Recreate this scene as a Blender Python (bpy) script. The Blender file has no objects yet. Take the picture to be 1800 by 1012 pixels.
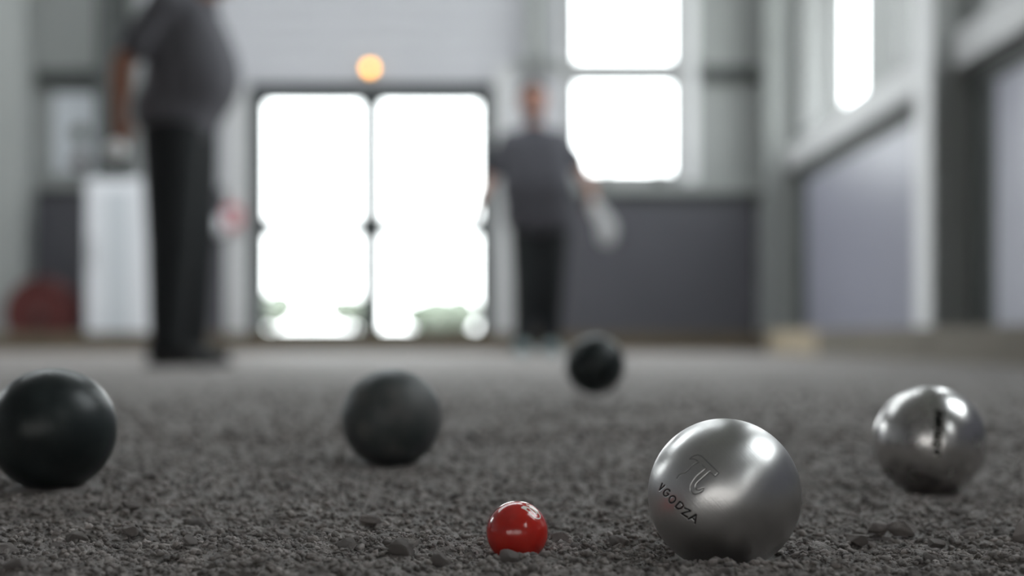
import bpy, bmesh, math, random
import numpy as np
from mathutils import Vector, Matrix
random.seed(7); RNG = np.random.default_rng(11)
sc = bpy.context.scene
C = bpy.context.collection

# ------------------------------------------------------------------ camera
EYE = 0.117            # lens height above the ground (m)
FPX = 2500.0           # focal length in 1800-px-wide pixels (50 mm on a 36 mm sensor)
HOR = 592.0            # image row of the horizon
cd = bpy.data.cameras.new('camera'); cam = bpy.data.objects.new('camera', cd); C.objects.link(cam)
cam.location = (0, 0, EYE); cam.rotation_euler = (math.pi/2, 0, 0)
cd.lens = 50; cd.sensor_width = 36; cd.shift_y = (HOR-506)/1800
cd.clip_start = 0.02; cd.clip_end = 500
cd.dof.use_dof = True; cd.dof.focus_distance = 0.705; cd.dof.aperture_fstop = 3.7
sc.camera = cam

# ------------------------------------------------------------------ overcast sky, exposure
SKY = 9.0
w = bpy.data.worlds.new('overcast_sky'); sc.world = w; w.use_nodes = True
nt = w.node_tree; bg = nt.nodes['Background']
tc = nt.nodes.new('ShaderNodeTexCoord'); sx = nt.nodes.new('ShaderNodeSeparateXYZ'); rp = nt.nodes.new('ShaderNodeValToRGB')
nt.links.new(tc.outputs['Generated'], sx.inputs[0]); nt.links.new(sx.outputs['Z'], rp.inputs[0]); nt.links.new(rp.outputs[0], bg.inputs[0])
rp.color_ramp.elements[0].position = 0.0; rp.color_ramp.elements[0].color = (.97,.99,1,1)
rp.color_ramp.elements[1].position = 0.7; rp.color_ramp.elements[1].color = (.92,.96,1,1)
bg.inputs['Strength'].default_value = SKY
sc.view_settings.view_transform = 'Standard'; sc.view_settings.look = 'None'
sc.view_settings.gamma = 1; sc.view_settings.use_curve_mapping = False
sc.view_settings.exposure = 0.0
sc.cycles.max_bounces = 8; sc.cycles.diffuse_bounces = 5; sc.cycles.glossy_bounces = 4
sc.cycles.transparent_max_bounces = 8; sc.cycles.caustics_refractive = False
sc.cycles.sample_clamp_indirect = 12.0

def portal(name, loc, size, direction):
    """daylight portal lying in a window, door or added skylight opening"""
    l = bpy.data.lights.new(name, 'AREA'); l.shape = 'RECTANGLE'; l.size, l.size_y = size
    l.cycles.is_portal = True
    o = bpy.data.objects.new(name, l); C.objects.link(o); o.location = loc
    o.rotation_euler = Vector(direction).to_track_quat('-Z', 'Y').to_euler()
    return o

# ------------------------------------------------------------------ materials
def srgb(r, g, b):
    f = lambda c: (c/255/12.92) if c/255 <= .04045 else ((c/255+.055)/1.055)**2.4
    return (f(r), f(g), f(b), 1)
M = {}
def mat(name, col, rough=.7, metal=0., var=0., vscale=8., bump=0., bscale=60., spec=.5, coat=0., stretch=None):
    m = bpy.data.materials.new(name); m.use_nodes = True; n = m.node_tree; b = n.nodes['Principled BSDF']
    if len(col) == 3: col = (*col, 1)
    b.inputs['Base Color'].default_value = col; b.inputs['Roughness'].default_value = rough
    b.inputs['Metallic'].default_value = metal; b.inputs['Specular IOR Level'].default_value = spec
    b.inputs['Coat Weight'].default_value = coat
    t = n.nodes.new('ShaderNodeTexCoord'); src = t.outputs['Object']
    if stretch:
        mp = n.nodes.new('ShaderNodeMapping'); mp.inputs['Scale'].default_value = stretch[0]; mp.inputs['Rotation'].default_value = stretch[1]
        n.links.new(src, mp.inputs[0]); src = mp.outputs[0]
    if var:
        z = n.nodes.new('ShaderNodeTexNoise'); z.inputs['Scale'].default_value = vscale; z.inputs['Detail'].default_value = 5
        mx = n.nodes.new('ShaderNodeMix'); mx.data_type = 'RGBA'
        mx.inputs['A'].default_value = tuple(c*(1-var) for c in col[:3])+(1,)
        mx.inputs['B'].default_value = tuple(min(1, c*(1+var)) for c in col[:3])+(1,)
        n.links.new(src, z.inputs['Vector']); n.links.new(z.outputs['Fac'], mx.inputs['Factor']); n.links.new(mx.outputs['Result'], b.inputs['Base Color'])
    if bump:
        z = n.nodes.new('ShaderNodeTexNoise'); z.inputs['Scale'].default_value = bscale; z.inputs['Detail'].default_value = 4
        bp = n.nodes.new('ShaderNodeBump'); bp.inputs['Strength'].default_value = bump; bp.inputs['Distance'].default_value = .5/bscale
        n.links.new(src, z.inputs['Vector']); n.links.new(z.outputs['Fac'], bp.inputs['Height']); n.links.new(bp.outputs[0], b.inputs['Normal'])
    M[name] = m; return m
def siding(name, col, axis, period, rough=.5):
    """ribbed sheet-metal siding: ribs as a wave bump"""
    m = mat(name, col, rough, var=.05, vscale=2); n = m.node_tree; b = n.nodes['Principled BSDF']
    t = n.nodes.new('ShaderNodeTexCoord'); wv = n.nodes.new('ShaderNodeTexWave'); wv.bands_direction = axis
    wv.inputs['Scale'].default_value = 1/period*.5/ (math.pi/ (2*math.pi)*2) ; wv.inputs['Distortion'].default_value = 0
    bp = n.nodes.new('ShaderNodeBump'); bp.inputs['Strength'].default_value = .6; bp.inputs['Distance'].default_value = .02
    n.links.new(t.outputs['Object'], wv.inputs['Vector']); n.links.new(wv.outputs['Fac'], bp.inputs['Height']); n.links.new(bp.outputs[0], b.inputs['Normal'])
    return m
siding('siding', (.49,.49,.515), 'Z', .25)
mat('panel_grey', (.085,.083,.095), .42, var=.06, vscale=2)
mat('panel_lavender', (.30,.30,.36), .38, var=.05, vscale=2)
mat('steel_grey', (.29,.30,.29), .5, var=.06, vscale=3)
mat('steel_light', (.53,.53,.53), .5, var=.05, vscale=3)
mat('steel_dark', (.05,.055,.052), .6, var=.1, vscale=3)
mat('door_alu', (.022,.03,.032), .4)
mat('window_alu', (.30,.30,.30), .45)
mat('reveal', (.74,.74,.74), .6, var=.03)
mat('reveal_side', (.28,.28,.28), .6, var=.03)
mat('ceiling', (.62,.62,.62), .8, var=.05, vscale=1)
mat('timber_old', (.115,.090,.058), .8, var=.35, vscale=5, bump=.4, bscale=30, stretch=((1,12,12),(0,0,0)))
mat('timber_pale', (.42,.345,.24), .7, var=.25, vscale=5, bump=.3, bscale=30, stretch=((12,1,12),(0,0,0)))  # lighter tone than the other planks
mat('timber_mid', (.16,.14,.11), .75, var=.35, vscale=5, bump=.3, bscale=30, stretch=((12,1,12),(0,0,0)))
mat('grass', (.035,.060,.018), .9, var=.3, vscale=.8, bump=.5, bscale=20)
mat('gravel_path', (.30,.29,.27), .9, var=.2, vscale=3)
mat('hedge', (.085,.105,.075), .8, var=.5, vscale=6, bump=.8, bscale=9)
mat('reflector_pale', (.62,.58,.56), .8, var=.08, vscale=.6)  # finish of the unseen walls added to shape the light
mat('bark', (.05,.035,.025), .9, var=.3)
mat('white_paint', (.80,.81,.84), .35, var=.02)
mat('white_inset', (.62,.65,.68), .3, var=.02)
mat('white_cloth', (.78,.78,.78), .9, var=.06, vscale=20, bump=.4, bscale=60)
mat('red_paint', (.085,.016,.014), .5, var=.1)
mat('red_box', (.45,.05,.06), .5)
mat('hose', (.035,.02,.018), .6)
mat('paper', (.62,.65,.68), .8)
mat('ink_olive', (.07,.075,.05), .8)
mat('ink_brown', (.09,.055,.045), .8)
mat('skin', (.32,.135,.085), .55, var=.12, vscale=25, bump=.15, bscale=200)
mat('skin_tan', (.24,.095,.05), .55, var=.12, vscale=25, bump=.15, bscale=200)
mat('hair', (.018,.012,.01), .7, var=.3, vscale=60, bump=.8, bscale=250)
mat('hair_grey', (.20,.19,.18), .7, var=.3, vscale=60, bump=.8, bscale=250)
mat('shirt_a', (.088,.086,.098), .9, var=.10, vscale=12, bump=.3, bscale=30)
mat('shirt_b', (.070,.069,.081), .9, var=.10, vscale=12, bump=.3, bscale=30)
mat('trousers', (.006,.008,.009), .85, var=.2, vscale=12, bump=.3, bscale=25)
mat('shoe_black', (.010,.010,.010), .6)
mat('shoe_pale', (.20,.26,.27), .6)
mat('eye', (.75,.74,.72), .2); mat('iris', (.03,.02,.015), .2); mat('lips', (.26,.09,.07), .5)
mat('black_rubber', (.02,.02,.02), .7)

def glass():
    m = bpy.data.materials.new('glass'); m.use_nodes = True; n = m.node_tree; n.nodes.clear()
    o = n.nodes.new('ShaderNodeOutputMaterial'); mx = n.nodes.new('ShaderNodeMixShader')
    t = n.nodes.new('ShaderNodeBsdfTransparent'); t.inputs[0].default_value = (.97,.985,.98,1)
    g = n.nodes.new('ShaderNodeBsdfGlossy'); g.inputs['Roughness'].default_value = .02
    mx.inputs[0].default_value = .06
    n.links.new(t.outputs[0], mx.inputs[1]); n.links.new(g.outputs[0], mx.inputs[2]); n.links.new(mx.outputs[0], o.inputs[0])
    M['glass'] = m
glass()
def emit(name, col, s):
    m = bpy.data.materials.new(name); m.use_nodes = True; b = m.node_tree.nodes['Principled BSDF']
    b.inputs['Base Color'].default_value = (*col, 1); b.inputs['Emission Color'].default_value = (*col, 1); b.inputs['Emission Strength'].default_value = s
    M[name] = m
emit('lamp_orange', (1, .44, .03), 8.0)

# ------------------------------------------------------------------ helpers
def tag(o, label=None, cat=None, group=None, kind=None):
    for k, v in (('label', label), ('category', cat), ('group', group), ('kind', kind)):
        if v: o[k] = v
    return o
def empty(name, loc, parent=None, **kw):
    o = bpy.data.objects.new(name, None); C.objects.link(o); o.location = loc; o.empty_display_size = .1
    if parent: o.parent = parent
    return tag(o, **kw)
def link(name, me, m, parent=None, loc=None, smooth=False, **kw):
    if m is not None:
        me.materials.clear(); me.materials.append(M[m] if isinstance(m, str) else m)
    if smooth: me.polygons.foreach_set('use_smooth', [True]*len(me.polygons))
    o = bpy.data.objects.new(name, me); C.objects.link(o)
    if loc is not None: o.location = loc
    if parent: o.parent = parent
    return tag(o, **kw)
class MB:
    """collects shapes in WORLD coordinates; build() re-bases them on the parent"""
    def __init__(s): s.bm = bmesh.new()
    def box(s, x0, x1, y0, y1, z0, z1, bev=0.):
        r = bmesh.ops.create_cube(s.bm, size=1); vs = r['verts']
        for v in vs:
            v.co = Vector(((x0+x1)/2+v.co.x*(x1-x0), (y0+y1)/2+v.co.y*(y1-y0), (z0+z1)/2+v.co.z*(z1-z0)))
        if bev:
            es = list({e for v in vs for e in v.link_edges}); bmesh.ops.bevel(s.bm, geom=es, offset=bev, segments=2, affect='EDGES', profile=.5)
        return s
    def tube(s, p, q, r1, r2=None, seg=20, caps=True):
        p, q = Vector(p), Vector(q); r2 = r1 if r2 is None else r2; d = q-p
        rot = d.to_track_quat('Z', 'Y').to_matrix().to_4x4()
        bmesh.ops.create_cone(s.bm, cap_ends=caps, segments=seg, radius1=r1, radius2=r2, depth=d.length, matrix=Matrix.Translation((p+q)/2) @ rot)
        return s
    def sphere(s, c, r, sc_=(1,1,1), rot=None, sub=3):
        mm = Matrix.Translation(c) @ (rot.to_4x4() if rot else Matrix()) @ Matrix.Diagonal((*sc_, 1))
        bmesh.ops.create_icosphere(s.bm, subdivisions=sub, radius=r, matrix=mm); return s
    def capsule(s, p, q, r1, r2):
        p, q = Vector(p), Vector(q)
        if (q-p).length > 1e-5: s.tube(p, q, r1, r2, 20)
        s.sphere(p, r1); s.sphere(q, r2); return s
    def torus(s, c, R, r, axis='Y', seg=40, rs=12):
        vs = []
        for i in range(seg):
            a = 2*math.pi*i/seg; row = []
            for j in range(rs):
                b = 2*math.pi*j/rs; k = R+r*math.cos(b)
                p = (k*math.cos(a), r*math.sin(b), k*math.sin(a)) if axis == 'Y' else (r*math.sin(b), k*math.cos(a), k*math.sin(a))
                row.append(s.bm.verts.new(Vector(c)+Vector(p)))
            vs.append(row)
        for i in range(seg):
            for j in range(rs):
                s.bm.faces.new((vs[i][j], vs[(i+1)%seg][j], vs[(i+1)%seg][(j+1)%rs], vs[i][(j+1)%rs]))
        return s
    def build(s, name, m, parent=None, base=None, smooth=False, **kw):
        """base: world origin of the new object (defaults to the parent's world place)"""
        pw = Vector((0,0,0)); q = parent
        while q: pw += q.location; q = q.parent
        o_w = Vector(base) if base is not None else pw
        bmesh.ops.translate(s.bm, verts=s.bm.verts, vec=-o_w)
        bmesh.ops.recalc_face_normals(s.bm, faces=s.bm.faces)
        me = bpy.data.meshes.new(name); s.bm.to_mesh(me); s.bm.free()
        return link(name, me, m, parent, o_w-pw, smooth, **kw)
def copy_thing(o, loc, **kw):
    c = o.copy(); C.objects.link(c); c.location = loc
    for k, v in kw.items(): c['category' if k == 'cat' else k] = v
    for ch in list(o.children):
        d = ch.copy(); C.objects.link(d); d.parent = c
        for g in list(ch.children):
            e = g.copy(); C.objects.link(e); e.parent = d
    return c
def wall_cells(u0, u1, z0, z1, holes):
    us = sorted({u0, u1, *[h[0] for h in holes], *[h[1] for h in holes]}); zs = sorted({z0, z1, *[h[2] for h in holes], *[h[3] for h in holes]})
    us = [u for u in us if u0 <= u <= u1]; zs = [z for z in zs if z0 <= z <= z1]
    for a, b in zip(us, us[1:]):
        run = None
        for c, d in zip(zs, zs[1:]):
            inside = any(h[0] <= (a+b)/2 <= h[1] and h[2] <= (c+d)/2 <= h[3] for h in holes)
            if not inside: run = (run[0], d) if run else (c, d)
            elif run: yield a, b, run[0], run[1]; run = None
        if run: yield a, b, run[0], run[1]

# ------------------------------------------------------------------ the ground (noise, macro shape)
def vnoise(x, y, seed):
    xi = np.floor(x).astype(np.int64); yi = np.floor(y).astype(np.int64); fx = x-xi; fy = y-yi
    fx = fx*fx*fx*(fx*(fx*6-15)+10); fy = fy*fy*fy*(fy*(fy*6-15)+10)
    def hsh(a, b):
        h = (a*374761393 + b*668265263 + seed*2147483647) & 0xffffffff
        h = ((h ^ (h >> 13))*1274126177) & 0xffffffff
        return ((h ^ (h >> 16)) & 0xffff)/65535.0
    return (hsh(xi,yi)*(1-fx)+hsh(xi+1,yi)*fx)*(1-fy)+(hsh(xi,yi+1)*(1-fx)+hsh(xi+1,yi+1)*fx)*fy - .5
BOULES = {  # name: centre (x, y, z) from size and place in the photo, radius
    'near':  ((1273-900)/2500*.702, .702, EYE-(869-HOR)/3560, .0375),
    'jack':  ((909-900)/2500*.688, .688, EYE-(935-HOR)/3633, .015),
    'right': ((1634-900)/2500*.966, .966, EYE-(776-HOR)/2587, .0375),
    'left':  ((93-900)/2500*.860, .860, EYE-(755-HOR)/2907, .0375),
    'mid':   ((688-900)/2500*1.070, 1.070, EYE-(735-HOR)/2336, .0375),
    'fly':   ((1046-900)/2500*1.786, 1.786, EYE-(641-HOR)/1400, .0375),
}
def ground_h(x, y, fine=True):
    x = np.asarray(x, float); y = np.asarray(y, float)
    base = np.interp(y, [.3,.6,.70,.80,.87,.97,1.07,1.79,2.6,4.2,40], [.004,.0055,.0075,.013,.017,.018,.021,.028,.018,0,0])
    base += np.where((y > .5) & (y < 1.3), -.020*np.clip(x,-.4,.4)*np.exp(-((y-.92)/.25)**2), 0)
    h = base + .006*vnoise(x/.32, y/.32, 1)*np.exp(-y/6)
    if fine:
        h += .0065*vnoise(x/.085, y/.085, 2)+.0058*vnoise(x/.030, y/.030, 3)
        n4 = vnoise(x/.012, y/.012, 4); h += .0034*(.5-2*np.abs(n4)) + .0020*vnoise(x/.0055, y/.0055, 5) + .0006*vnoise(x/.0022, y/.0022, 6)
    for k, (c, r) in {k: (v[:3], v[3]) for k, v in BOULES.items()}.items():
        if k == 'fly': continue
        d = np.hypot(x-c[0], y-c[1]); wgt = np.exp(-(d/(r*.95))**4)
        tgt = c[2]-r+.0028
        h = h*(1-wgt) + (tgt + .25*(h-base))*wgt
    return h
def floor_mesh():
    ys = [.45]
    while ys[-1] < 13.4: ys.append(ys[-1]+max(.0011, .0011*(ys[-1]/.7)**1.9))
    ys = np.array([-8.2, -5, -2, -1, 0, .2, .35]+ys)
    xs = [0.]
    while xs[-1] < 12: xs.append(xs[-1]+ (.0012 if xs[-1] < .42 else .0012*(xs[-1]/.42)**2.2))
    xs = np.array(xs); xs = np.concatenate([-xs[:0:-1], xs]); xs = xs[(xs < 2.7)]
    X, Y = np.meshgrid(xs, ys); Z = ground_h(X, Y); ny, nx = X.shape
    co = np.stack([X, Y, Z], -1).reshape(-1, 3).astype(np.float32)
    idx = np.arange(nx*ny).reshape(ny, nx)
    q = np.stack([idx[:-1,:-1], idx[:-1,1:], idx[1:,1:], idx[1:,:-1]], -1).reshape(-1, 4)
    me = bpy.data.meshes.new('floor'); mesh_from(me, co, q); print('floor verts', len(co)); return me
def mesh_from(me, co, faces):
    k = faces.shape[1]; n = len(faces)
    me.vertices.add(len(co)); me.vertices.foreach_set('co', co.ravel().astype(np.float32))
    me.loops.add(n*k); me.loops.foreach_set('vertex_index', faces.ravel().astype(np.int32))
    me.polygons.add(n); me.polygons.foreach_set('loop_start', np.arange(0, n*k, k, dtype=np.int32))
    me.update(calc_edges=True)
    return me
def ground_material(name, island=False, obj_random=False):
    m = bpy.data.materials.new(name); m.use_nodes = True; n = m.node_tree; b = n.nodes['Principled BSDF']
    b.inputs['Roughness'].default_value = .7 if not (island or obj_random) else .85; b.inputs['Specular IOR Level'].default_value = .6 if not (island or obj_random) else .4
    t = n.nodes.new('ShaderNodeTexCoord'); z = n.nodes.new('ShaderNodeTexNoise'); z.inputs['Scale'].default_value = 70; z.inputs['Detail'].default_value = 6; z.inputs['Roughness'].default_value = .7
    r = n.nodes.new('ShaderNodeValToRGB'); e = r.color_ramp.elements
    e[0].position = .3; e[0].color = (.118,.106,.100,1); e[1].position = .72; e[1].color = (.30,.268,.251,1)
    n.links.new(t.outputs['Object'], z.inputs['Vector']); n.links.new(z.outputs['Fac'], r.inputs[0])
    out = r.outputs[0]
    if island or obj_random:
        g = n.nodes.new('ShaderNodeNewGeometry' if island else 'ShaderNodeObjectInfo')
        v = n.nodes.new('ShaderNodeMapRange'); v.inputs['To Min'].default_value = .7 if island else 1.25; v.inputs['To Max'].default_value = 1.55 if island else 2.3
        n.links.new(g.outputs['Random Per Island' if island else 'Random'], v.inputs['Value'])
        mu = n.nodes.new('ShaderNodeMix'); mu.data_type = 'RGBA'; mu.blend_type = 'MULTIPLY'; mu.inputs['Factor'].default_value = 1
        n.links.new(out, mu.inputs['A']); n.links.new(v.outputs[0], mu.inputs['B']); out = mu.outputs['Result']
    n.links.new(out, b.inputs['Base Color'])
    z2 = n.nodes.new('ShaderNodeTexNoise'); z2.inputs['Scale'].default_value = 420; z2.inputs['Detail'].default_value = 6; z2.inputs['Roughness'].default_value = .65
    bp = n.nodes.new('ShaderNodeBump'); bp.inputs['Strength'].default_value = .9; bp.inputs['Distance'].default_value = .0016
    n.links.new(t.outputs['Object'], z2.inputs['Vector']); n.links.new(z2.outputs['Fac'], bp.inputs['Height']); n.links.new(bp.outputs[0], b.inputs['Normal'])
    M[name] = m
ground_material('crushed_stone'); ground_material('gravel', island=True); ground_material('stone', obj_random=True)
link('floor', floor_mesh(), 'crushed_stone', kind='structure')

# ------------------------------------------------------------------ hall shell
XR, YF, YB, XL, HT = 2.43, 12.5, -7.0, -9.0, 5.6
sF = FPX/YF                                   # px per metre on the front wall
fx = lambda x: (x-900)/sF
fz = lambda y: EYE+(HOR-y)/sF
D = (fx(437), fx(868), 0.0, fz(147))           # the double door
Wn = (fx(990), fx(1206), fz(324), 3.9)         # the tall front window
b = MB()
for a, c, d, e in wall_cells(XL, XR+.35, 0, HT, [D, Wn]): b.box(a, c, YF, YF+.3, d-(.3 if d == 0 else 0), e)
b.build('wall_front', 'siding', kind='structure')
# right wall: bays of 4.65 m, two deep-set windows each
bays = [7.65, 3.0, -1.65, -6.3]
RW = []
for yb in bays:
    RW += [(yb+2.15, yb+4.25, 1.80, 4.7), (yb+.30, yb+1.42, 1.80, 4.7)]
RW = [h for h in RW if h[0] > .3 and abs(h[0]-3.3) > .1] + [(-3.9, -1.7, 1.80, 3.6)]
b = MB()
for a, c, d, e in wall_cells(YB, YF+.3, 0, HT, RW): b.box(XR, XR+.35, a, c, d-(.3 if d == 0 else 0), e)
b.build('wall_right', 'steel_grey', kind='structure')
BD = [(-6.5, 2.2, 0, 2.1)]
b = MB()
for a, c, d, e in wall_cells(XL, XR+.35, 0, HT, BD): b.box(a, c, YB-.3, YB, d-(.3 if d == 0 else 0), e)
b.build('wall_back', 'siding', kind='structure')
LW = [(8.5, 11.5, 2.4, 4.4)]
b = MB()
for a, c, d, e in wall_cells(YB, YF+.3, 0, HT, LW): b.box(XL-.3, XL, a, c, d-(.3 if d == 0 else 0), e)
b.build('wall_left', 'siding', kind='structure')
ADDED_SKYLIGHTS = [(-6.0, 1.2, 9.3, 10.5), (-6.0, 1.2, 6.6, 7.8)]  # unseen roof skylights, added to brighten the far floor
b = MB()
for a, c, d, e in wall_cells(XL-.3, XR+.35, YB-.3, YF+.3, ADDED_SKYLIGHTS): b.box(a, c, d, e, HT, HT+.2)
b.build('ceiling', 'ceiling', kind='structure')
for i, (a, c, d, e) in enumerate(ADDED_SKYLIGHTS):
    root = empty('window_%d' % (30+i), ((a+c)/2, (d+e)/2, HT+.1), kind='structure')  # root of an added skylight
    g = MB(); g.box(a-.03, c+.03, d-.03, e+.03, HT+.20, HT+.215); g.build('pane', 'glass', root)
    g = MB()
    for k in range(7): xx = a+(c-a)*k/6; g.box(xx-.03, xx+.03, d, e, HT+.12, HT+.19)
    g.build('glazing_bar', 'window_alu', root)
    portal('daylight_added_skylight', ((a+c)/2, (d+e)/2, HT+.24), (c-a, e-d), (0,0,-1))

# window / door builders (structure)
def window(name, axis, u0, u1, z0, z1, plane, depth, splits_u=(), splits_z=(), fr=.07, m='window_alu'):
    """frame + one pane mesh; axis 'x': lies in an XZ plane, axis 'y': in a YZ plane"""
    root = empty(name, ((u0+u1)/2, plane, z0) if axis == 'x' else (plane, (u0+u1)/2, z0), kind='structure')
    def bx(b_, a, c, z_0, z_1, t0, t1):
        if axis == 'x': b_.box(a, c, plane+t0, plane+t1, z_0, z_1, .004)
        else: b_.box(plane+t0, plane+t1, a, c, z_0, z_1, .004)
    f = MB()
    bx(f, u0, u0+fr, z0, z1, 0, depth); bx(f, u1-fr, u1, z0, z1, 0, depth)
    bx(f, u0+fr, u1-fr, z0, z0+fr, 0, depth); bx(f, u0+fr, u1-fr, z1-fr, z1, 0, depth)
    for s_ in splits_u: bx(f, s_-fr*.5, s_+fr*.5, z0+fr, z1-fr, 0, depth)
    for a, c in splits_z: bx(f, u0+fr, u1-fr, a, c, .003, depth-.003)
    f.build('window_frame', m, root)
    g = MB(); bx(g, u0+fr*.6, u1-fr*.6, z0+fr*.6, z1-fr*.6, depth*.45, depth*.55)
    g.build('pane', 'glass', root)
    return root
# front window
wr = window('window_1', 'x', *Wn, YF+.03, .08, splits_z=((fz(145), fz(104)),), fr=.115, m='window_alu')
portal('daylight_front_window', ((Wn[0]+Wn[1])/2, YF+.29, (Wn[2]+Wn[3])/2), (Wn[1]-Wn[0], Wn[3]-Wn[2]), (0,-1,0))
b = MB(); b.box(fx(1064)-.006, fx(1070)+.006, YF-.02, YF+.02, fz(330), fz(272), .004)
b.build('window_stay', 'steel_dark', wr)
b = MB(); b.box(fx(1150), fx(1168), YF-.03, YF+.03, fz(318), fz(300), .006); b.tube((fx(1159), YF, fz(300)), (fx(1159), YF, fz(266)), .012, .018)
b.build('window_latch', 'steel_dark', wr)
for i, h in enumerate(RW):
    window('window_%d' % (i+2), 'y', *h, XR+.26, .07, fr=.05, splits_z=((3.1, 3.16),))
    portal('daylight_side_window', (XR+.34, (h[0]+h[1])/2, (h[2]+h[3])/2), (h[1]-h[0], h[3]-h[2]), (-1,0,0))
for i, h in enumerate(LW):
    window('window_%d' % (20+i), 'y', *h, XL-.2, .07, fr=.06, splits_u=((h[0]+h[1])/2,))
    portal('daylight_left_window', (XL-.28, (h[0]+h[1])/2, (h[2]+h[3])/2), (h[1]-h[0], h[3]-h[2]), (1,0,0))
# bright reveals (linings) of the right wall windows
for h in RW:
    b = MB(); a, c, d, e = h
    b.box(XR-.004, XR+.25, a, a+.012, d, e); b.box(XR-.004, XR+.25, c-.012, c, d, e)
    b.box(XR-.004, XR+.25, a+.012, c-.012, d, d+.012); b.box(XR-.004, XR+.25, a+.012, c-.012, e-.012, e)
    b.build('trim_reveal', 'reveal_side', kind='structure')
b = MB(); a, c, d, e = Wn
b.box(a-.02, a+.012, YF-.03, YF+.03, d, e); b.box(c-.012, c+.09, YF-.03, YF+.03, d, e)
b.build('trim_front_window', 'reveal', kind='structure')
# the double door: frame, two leaves
dr = empty('door_1', ((D[0]+D[1])/2, YF, 0), kind='structure')
y0, y1 = YF+.05, YF+.12
b = MB(); b.box(D[0], fx(448), y0-.02, y1+.02, 0, D[3]); b.box(fx(858), D[1], y0-.02, y1+.02, 0, D[3])
b.box(fx(448), fx(858), y0-.02, y1+.02, fz(160), D[3]); b.box(fx(448), fx(858), y0-.02, y1+.02, 0, .03)
b.build('door_frame', 'door_alu', dr)
for xa, xb, hx in ((fx(448), fx(650.5), fx(641)), (fx(651.5), fx(858), fx(662))):
    st = .088
    b = MB(); z0, z1 = .035, fz(161)
    b.box(xa, xa+st, y0, y1, z0, z1, .004); b.box(xb-st, xb, y0, y1, z0, z1, .004)
    b.box(xa+st, xb-st, y0, y1, z0, fz(579), .004); b.box(xa+st, xb-st, y0, y1, fz(178), z1, .004)
    b.box(xa+st, xb-st, y0+.002, y1-.002, fz(412), fz(384), .004)
    lf = b.build('door_leaf', 'door_alu', dr)
    g = MB(); g.box(xa+st*.7, xb-st*.7, y0+.03, y0+.04, z0+.05, z1-.05); g.build('pane', 'glass', lf)
    g = MB(); g.tube((hx, y0-.05, fz(408)), (hx, y0-.05, fz(372)), .011); g.tube((hx, y0-.05, fz(405)), (hx, y0, fz(405)), .008); g.tube((hx, y0-.05, fz(375)), (hx, y0, fz(375)), .008)
    g.build('door_handle', 'steel_dark', lf)
portal('daylight_front_door', ((D[0]+D[1])/2, YF+.29, D[3]/2), (D[1]-D[0], D[3]), (0,-1,0))
# open sliding door behind the camera
b = MB(); a, c, d, e = BD[0]
b.box(a, a+.08, YB-.2, YB-.1, 0, e); b.box(c-.08, c, YB-.2, YB-.1, 0, e); b.box(a, c, YB-.2, YB-.1, e-.08, e)
for xx in (a+1.74, a+3.48, a+5.22, a+6.96): b.box(xx-.04, xx+.04, YB-.18, YB-.12, 0, e)
dd = b.build('door_2', 'door_alu', kind='structure')
g = MB(); g.box(a+.04, c-.04, YB-.16, YB-.15, .03, e-.04); g.build('pane', 'glass', dd)
portal('daylight_back_door', ((a+c)/2, YB-.29, e/2), (c-a, e), (0,1,0))

# front wall dressing
def trim(name, m, *boxes, bev=.004):
    b = MB()
    for bx in boxes: b.box(*bx, bev)
    return b.build(name, m, kind='structure')
trim('trim_door_jamb_right', 'steel_light', (D[1], fx(902), YF-.05, YF+.02, 0, fz(118)))
trim('trim_door_jamb_left', 'steel_light', (fx(398), D[0], YF-.05, YF+.02, 0, fz(150)))
trim('trim_lower_panel_right', 'panel_grey', (fx(902), fx(1330), YF-.035, YF, 0, fz(345)))
trim('trim_lower_panel_left', 'panel_grey', (XL, fx(398), YF-.035, YF, 0, fz(330)))
trim('trim_ledge_right', 'steel_grey', (fx(902), fx(1345), YF-.09, YF, fz(340), fz(322)))
trim('trim_ledge_shade_strip', 'steel_dark', (fx(902), fx(1345), YF-.05, YF, fz(354), fz(340)))  # shade below the ledge, built as a dark strip
trim('trim_ledge_left', 'steel_grey', (XL, fx(245), YF-.09, YF, fz(334), fz(314)))
trim('trim_purlin_left', 'steel_dark', (fx(30), fx(225), YF-.10, YF, fz(153), fz(126)))
trim('trim_purlin_right', 'steel_dark', (fx(1232), fx(1345), YF-.08, YF, fz(145), fz(118)))
trim('trim_purlin_middle', 'steel_grey', (fx(902), fx(990), YF-.05, YF, fz(128), fz(108)), (fx(1222), fx(1345), YF-.05, YF, fz(118), fz(100)))
trim('trim_post_middle', 'steel_grey', (fx(925), fx(962), YF-.12, YF, fz(108), HT))
trim('trim_panel_left', 'steel_grey', (fx(60), fx(110), YF-.03, YF, fz(314), HT), (fx(60), fx(245), YF-.02, YF, fz(314), HT))
trim('trim_panel_right', 'steel_grey', (fx(1226), fx(1345), YF-.03, YF, fz(322), fz(145)), (fx(1226), fx(1345), YF-.03, YF, fz(100), HT))
def column(name, x, y, zt, ori, m='steel_grey', w_=.22, d_=.30):
    """steel I section"""
    t = .022
    if ori == 'y': bxs = [(x-w_/2, x+w_/2, y-d_/2, y-d_/2+t, 0, zt), (x-w_/2, x+w_/2, y+d_/2-t, y+d_/2, 0, zt), (x-.012, x+.012, y-d_/2+t, y+d_/2-t, 0, zt)]
    else: bxs = [(x-w_/2, x-w_/2+t, y-d_/2, y+d_/2, 0, zt), (x+w_/2-t, x+w_/2, y-d_/2, y+d_/2, 0, zt), (x-w_/2+t, x+w_/2-t, y-d_/2, y-d_/2+.02, 0, zt)]
    b = MB()
    for q in bxs: b.box(*q)
    return b.build(name, m, kind='structure')
column('trim_column_left_end', -4.26, 12.1, HT, 'x', 'steel_grey', .30, .3)
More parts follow.
